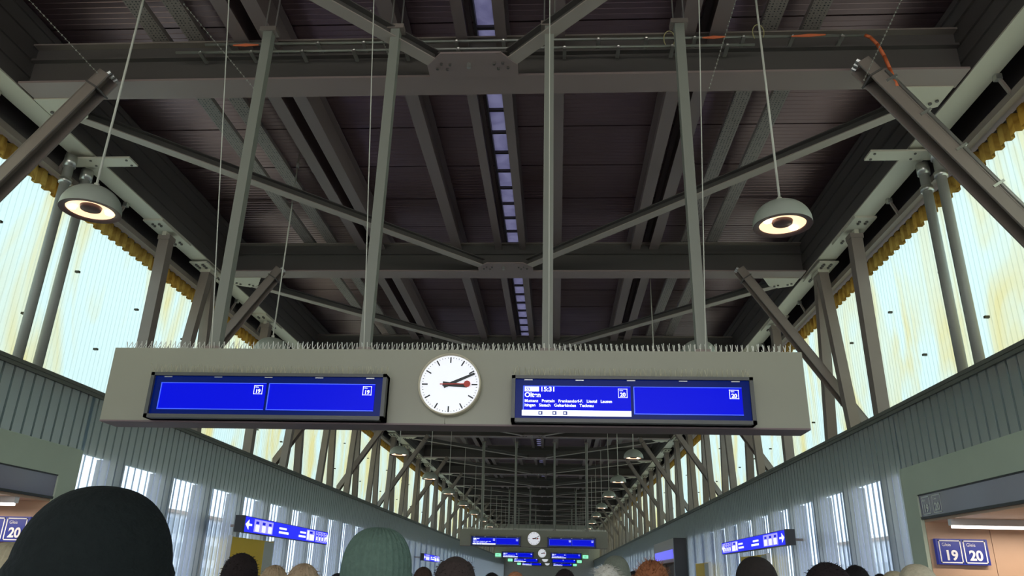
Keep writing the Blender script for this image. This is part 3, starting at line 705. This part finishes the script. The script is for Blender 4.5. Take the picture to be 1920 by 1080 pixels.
# ------------------------------------------------------------------ people
SKIN = mat('skin', (0.52, 0.31, 0.23), 0.55)
def body_mesh():
    mb = MB()
    def rings(rs, n=20):      # (z, cx, cy, rx, ry)
        vs = []; fs = []
        for (z, cx, cy, rx, ry) in rs:
            for i in range(n):
                t = 2 * math.pi * i / n; vs.append((cx + rx * math.cos(t), cy + ry * math.sin(t), z))
        for k in range(len(rs) - 1):
            for i in range(n): fs.append((k * n + i, k * n + (i + 1) % n, (k + 1) * n + (i + 1) % n, (k + 1) * n + i))
        fs += [tuple(range(n - 1, -1, -1)), tuple(range((len(rs) - 1) * n, len(rs) * n))]
        mb.add(vs, fs)
    # torso to neck to head, facing +Y
    rings([(0.86, 0, 0, 0.13, 0.10), (0.92, 0, 0, 0.17, 0.12), (1.05, 0, 0, 0.15, 0.105), (1.18, 0, 0, 0.155, 0.11), (1.32, 0, 0, 0.18, 0.115), (1.42, 0, -0.005, 0.18, 0.10), (1.475, 0, -0.01, 0.12, 0.08),
           (1.50, 0, -0.01, 0.065, 0.062), (1.54, 0, 0.0, 0.055, 0.058), (1.58, 0, 0.012, 0.058, 0.07), (1.60, 0, 0.02, 0.066, 0.085), (1.65, 0, 0.014, 0.073, 0.095), (1.70, 0, 0.008, 0.076, 0.098), (1.745, 0, 0.003, 0.072, 0.093), (1.775, 0, 0, 0.055, 0.07), (1.792, 0, 0, 0.03, 0.04), (1.799, 0, 0, 0.008, 0.01)])
    mb.add([(-0.016, 0.10, 1.655), (0.016, 0.10, 1.655), (0.008, 0.10, 1.70), (-0.008, 0.10, 1.70), (0, 0.135, 1.662), (0, 0.108, 1.70)], [(0, 1, 4), (1, 2, 5, 4), (3, 0, 4, 5), (0, 3, 2, 1), (2, 3, 5)])
    mb.tube((-0.024, 0.103, 1.628), (0.024, 0.103, 1.628), 0.007, 8)       # lips
    for s in (-1, 1):
        mb.tube((s * 0.074, 0.0, 1.655), (s * 0.082, -0.004, 1.70), 0.012, 8, 0.018)      # ears
        mb.tube((s * 0.085, 0, 0.92), (s * 0.095, 0.01, 0.50), 0.088, 14, 0.056); mb.tube((s * 0.095, 0.01, 0.50), (s * 0.10, -0.015, 0.10), 0.058, 14, 0.036)
        mb.tube((s * 0.10, -0.03, 0.05), (s * 0.115, 0.17, 0.035), 0.04, 10, 0.034)
        mb.tube((s * 0.10, -0.015, 0.12), (s * 0.10, -0.02, 0.04), 0.04, 10)
        mb.tube((s * 0.17, 0, 1.41), (s * 0.235, -0.01, 1.12), 0.052, 12, 0.040); mb.tube((s * 0.235, -0.01, 1.12), (s * 0.255, 0.03, 0.87), 0.040, 12, 0.027)
        mb.box(*sorted((s * 0.245, s * 0.275)), 0.0, 0.075, 0.78, 0.88)
        for j in range(4):
            yy = 0.008 + 0.02 * j; L = (0.06, 0.075, 0.08, 0.07)[j]
            mb.tube((s * 0.26, yy, 0.785), (s * 0.258, yy + 0.004, 0.785 - L * 0.5), 0.0095, 6, 0.0085); mb.tube((s * 0.258, yy + .004, 0.785 - L * 0.5), (s * 0.248, yy + 0.01, 0.785 - L), 0.0085, 6, 0.007)
        mb.tube((s * 0.255, 0.07, 0.86), (s * 0.25, 0.10, 0.80), 0.012, 6, 0.009)
    o = mb.build('tmp', None); md = o.modifiers.new('r', 'REMESH'); md.mode = 'VOXEL'; md.voxel_size = 0.0065
    sm = o.modifiers.new('s', 'SMOOTH'); sm.iterations = 4; sm.factor = 0.5
    me = bpy.data.meshes.new_from_object(o.evaluated_get(bpy.context.evaluated_depsgraph_get()))
    bpy.data.objects.remove(o); me.materials.clear(); me.materials.append(SKIN); me.polygons.foreach_set('use_smooth', [True] * len(me.polygons)); return me
BODY = body_mesh()
EYES = MB()
for s in (-1, 1): EYES.lathe([(0.001, -0.011)] + [(0.011 * math.cos(math.radians(a)), 0.011 * math.sin(math.radians(a))) for a in range(-60, 61, 30)] + [(0.001, 0.011)], (s * 0.031, 0.098, 1.692), 10)
EYES_ME = EYES.build('eyes', mat('eye_white', (0.6, 0.6, 0.6), 0.2)).data; bpy.data.objects.remove(bpy.data.objects['eyes'])

def clothes(col, name):
    m = mat(name, col, 0.85, noise=0.15, nscale=6)
    mb = MB(); n = 24
    def rings(rs, caps=False):
        vs = []; fs = []
        for (z, cx, cy, rx, ry) in rs:
            for i in range(n):
                t = 2 * math.pi * i / n; vs.append((cx + rx * math.cos(t), cy + ry * math.sin(t), z))
        for k in range(len(rs) - 1):
            for i in range(n): fs.append((k * n + i, k * n + (i + 1) % n, (k + 1) * n + (i + 1) % n, (k + 1) * n + i))
        mb.add(vs, fs)
    rings([(0.74, 0, 0, 0.20, 0.15), (0.95, 0, 0, 0.205, 0.155), (1.15, 0, 0, 0.20, 0.15), (1.32, 0, 0, 0.225, 0.15), (1.42, 0, -0.005, 0.215, 0.13), (1.475, 0, -0.01, 0.14, 0.10), (1.50, 0, -0.01, 0.088, 0.085), (1.545, 0, -0.005, 0.082, 0.082), (1.55, 0, -0.005, 0.072, 0.072)])
    for s in (-1, 1):
        mb.tube((s * 0.17, 0, 1.415), (s * 0.245, -0.01, 1.12), 0.075, 14, 0.062); mb.tube((s * 0.245, -0.01, 1.14), (s * 0.262, 0.03, 0.88), 0.062, 14, 0.048)
    return m, mb
def legs():
    mb = MB()
    for s in (-1, 1):
        mb.tube((s * 0.085, 0, 0.93), (s * 0.095, 0.01, 0.50), 0.10, 14, 0.075); mb.tube((s * 0.095, 0.01, 0.52), (s * 0.10, -0.015, 0.07), 0.075, 14, 0.058)
    return mb
def shoes():
    mb = MB()
    for s in (-1, 1): mb.tube((s * 0.10, -0.05, 0.055), (s * 0.118, 0.19, 0.045), 0.055, 12, 0.045); mb.box(s * 0.105 - 0.05, s * 0.105 + 0.05, -0.09, 0.22, 0, 0.03)
    return mb

def headgear(kind, col, parent, sc=1.0):
    nm = {'beanie': 'beanie', 'ribbed': 'beanie', 'cap': 'beanie'}.get(kind, 'hair')
    m = mat(nm + '_%d_%d_%d' % tuple(int(c * 255) for c in col), col, 0.9, noise=0.25, nscale=60, spec=0.2, bump=0.3)
    n = 96; vs = []; fs = []; K = 18; rd = random.Random(int(col[0] * 999 + col[1] * 77))
    for k in range(K + 1):
        ph = math.radians(90 - 128 * k / K) if kind not in ('beanie', 'ribbed') else math.radians(90 - 115 * k / K)
        for i in range(n):
            t = 2 * math.pi * i / n
            if kind in ('beanie', 'ribbed'): rx, ry, rz, cz = 0.102 * sc, 0.122 * sc, 0.125 * sc, 1.70
            else: rx, ry, rz, cz = 0.090 * sc, 0.112 * sc, 0.115 * sc, 1.70
            f = 1.0
            if kind == 'ribbed': f = 1 + 0.05 * abs(math.sin(t * 16)) * min(1, math.cos(ph) * 1.6)
            if kind == 'beanie' and k >= K - 4: f = 1.05
            if kind in ('beanie', 'ribbed'): c = max(math.cos(ph), 0) ** 0.85 if math.cos(ph) > 0 else 0
            else: c = math.cos(ph)
            if kind == 'curly': f = 1 + rd.uniform(-0.04, 0.09)
            if kind == 'long': f = 1 + 0.03 * math.sin(t * 23 + 3 * math.sin(t * 5)) + (0.10 if k > 9 else 0)
            if kind == 'short': f = 0.97 + rd.uniform(-0.008, 0.012)
            if kind == 'bald': f = 0.95 + rd.uniform(-0.006, 0.012) if k > 5 else 0.90
            if kind not in ('beanie', 'ribbed') and math.sin(t) > 0.2 and math.sin(ph) < 0.42: f *= 0.72  # face left open
            if kind in ('beanie', 'ribbed') and math.sin(ph) < -0.2 and math.sin(t) > 0.3: f *= 0.8
            vs.append((rx * f * c * math.cos(t), ry * f * c * math.sin(t) - 0.006, cz + rz * f * math.sin(ph)))
    for k in range(K):
        for i in range(n): fs.append((k * n + i, k * n + (i + 1) % n, (k + 1) * n + (i + 1) % n, (k + 1) * n + i))
    mb = MB().add(vs, fs)
    if kind in ('curly', 'short', 'long', 'bald', 'fluffy'):
        for j in range(520 if kind in ('curly', 'fluffy') else 300):
            ph = math.asin(rd.uniform(-0.3, 1 if kind != 'bald' else 0.75)); t = rd.uniform(0, 2 * math.pi)
            if math.sin(t) > 0.2 and math.sin(ph) < 0.45: continue
            c = Vector((0.088 * sc * math.cos(ph) * math.cos(t), 0.110 * sc * math.cos(ph) * math.sin(t) - 0.006, 1.70 + 0.113 * sc * math.sin(ph)))
            dn = (c - Vector((0, 0, 1.70))).normalized(); tg = Vector((rd.uniform(-1, 1), rd.uniform(-1, 1), -0.6 if kind != 'curly' else rd.uniform(-1, 1)))
            L = {'curly': 0.028, 'short': 0.012, 'long': 0.03, 'bald': 0.008, 'fluffy': 0.04}[kind]
            mb.tube(c, c + (dn * 0.7 + tg * 0.6) * L, 0.0016, 3, 0.0006, cap=False)
    if kind in ('beanie', 'ribbed'):
        for k, (z, r_) in enumerate(((1.645, 1.0), )):
            mb.lathe([(0.098 * sc, 1.635), (0.108 * sc, 1.64), (0.110 * sc, 1.69), (0.102 * sc, 1.70)], (0, -0.004, 0), 48)
    return mb.build(nm, m, parent, True)

TR = mat('dark_trousers', (0.03, 0.032, 0.04), 0.8); SH = mat('dark_shoes', (0.02, 0.018, 0.016), 0.5)
LEGM = None
#  u centre, v top, head width px, kind, hat colour, coat colour, label, turn
PEOPLE = [
 (166, 912, 264, 'beanie', (0.010, 0.013, 0.012), (0.02, 0.02, 0.022), 'person in a black beanie seen from behind, closest and largest head at left', 0),
 (8, 1016, 115, 'ribbed', (0.40, 0.34, 0.22), (0.2, 0.17, 0.13), 'person in a beige ribbed beanie at the left edge, facing the camera', math.pi * 0.9),
 (449, 1036, 62, 'short', (0.018, 0.012, 0.011), (0.04, 0.04, 0.05), 'person with dark hair seen from behind, in front of the yellow panel', 0),
 (512, 1060, 50, 'long', (0.38, 0.27, 0.16), (0.25, 0.22, 0.2), 'person with blonde hair, left one of the fair-haired pair', 0),
 (566, 1057, 62, 'long', (0.42, 0.30, 0.19), (0.1, 0.1, 0.1), 'person with light blonde hair, right one of the fair-haired pair', 0),
 (705, 989, 124, 'ribbed', (0.10, 0.15, 0.115), (0.05, 0.07, 0.06), 'person in a green ribbed knit beanie seen from behind', 0),
 (632, 1074, 30, 'short', (0.02, 0.02, 0.02), (0.03, 0.03, 0.03), 'person with black hair, barely visible left of the green beanie', 0),
 (793, 1062, 34, 'short', (0.05, 0.03, 0.022), (0.1, 0.08, 0.08), 'person with dark brown hair between green beanie and balding man', 0),
 (853, 1038, 74, 'bald', (0.05, 0.035, 0.03), (0.04, 0.045, 0.06), 'balding person with short grey brown hair seen from behind', 0),
 (922, 1073, 30, 'short', (0.015, 0.013, 0.013), (0.05, 0.05, 0.05), 'person with black hair beyond the balding person, right of him', 0),
 (966, 1071, 34, 'short', (0.42, 0.18, 0.09), (0.2, 0.1, 0.1), 'person with ginger hair low in the middle of the hall', 0),
 (1059, 1066, 38, 'short', (0.02, 0.013, 0.013), (0.03, 0.03, 0.04), 'person with black hair below the farthest boards', 0),
 (1155, 1041, 52, 'beanie', (0.16, 0.17, 0.13), (0.08, 0.09, 0.08), 'person in a grey green beanie behind the white fluffy hat', 0),
 (1138, 1060, 54, 'fluffy', (0.62, 0.58, 0.50), (0.3, 0.3, 0.28), 'person in a white fluffy hat in the centre right of the crowd', 0),
 (1189, 1070, 22, 'short', (0.015, 0.015, 0.018), (0.03, 0.03, 0.03), 'person with black hair half hidden left of the curly red hair', 0),
 (1223, 1053, 64, 'curly', (0.30, 0.115, 0.05), (0.12, 0.1, 0.1), 'person with tousled reddish hair seen from behind', 0),
 (1420, 1043, 74, 'beanie', (0.028, 0.022, 0.019), (0.03, 0.03, 0.035), 'person in a dark brown beanie, under the right blue direction sign', 0),
 (1556, 1053, 84, 'short', (0.02, 0.014, 0.013), (0.05, 0.05, 0.06), 'person with dark hair, left one of the dark pair at right', 0),
 (1607, 1059, 43, 'short', (0.012, 0.010, 0.010), (0.02, 0.02, 0.02), 'person with black hair, right one of the dark pair at right', 0),
 (1652, 1075, 26, 'short', (0.02, 0.016, 0.014), (0.02, 0.02, 0.02), 'person with dark hair just left of the beige hats', 0),
 (1680, 1070, 44, 'beanie', (0.45, 0.37, 0.24), (0.2, 0.2, 0.2), 'person in a small beige hat, left of the cream beanie', 0),
 (1724, 1057, 64, 'beanie', (0.55, 0.47, 0.33), (0.3, 0.28, 0.25), 'person in a cream beanie near the right portal', 0),
]
first = {}
for (u, v, wp, kind, hc, cc, lab, rot) in PEOPLE:
    hat = kind in ('beanie', 'ribbed'); hw = 0.214 if hat else (0.20 if kind in ('curly', 'fluffy', 'long') else 0.176)
    D = hw * FPX / wp; p = onY(u + 0.8 * wp * (1050 - u) / 4100, v, D)
    top = 1.826 if hat else 1.815
    # silhouette crest sits a little lower than the true top, seen from below the crest
    s = p.z / top
    o = bpy.data.objects.new('person', BODY); COL.objects.link(o); o.location = (p.x, D, 0); o.scale = (1, 1, s) if abs(s - 1) < .12 else (s, s, s); o.rotation_euler = (0, 0, rot)
    tag(o, lab, 'person')
    hd = headgear(kind, hc, o)
    e = bpy.data.objects.new('eyes', EYES_ME); COL.objects.link(e); e.parent = o
    if 'LEG' not in first:
        first['LEG'] = legs().build('trousers', TR, o, True); first['SH'] = shoes().build('shoes', SH, o, True)
    else:
        for k_, nn in (('LEG', 'trousers'), ('SH', 'shoes')):
            q = first[k_].copy(); COL.objects.link(q); q.parent = o
    m_, mbc = clothes(cc, 'coat_%d_%d' % (int(cc[0] * 255), int(cc[2] * 255))); mbc.build('coat', m_, o, True)
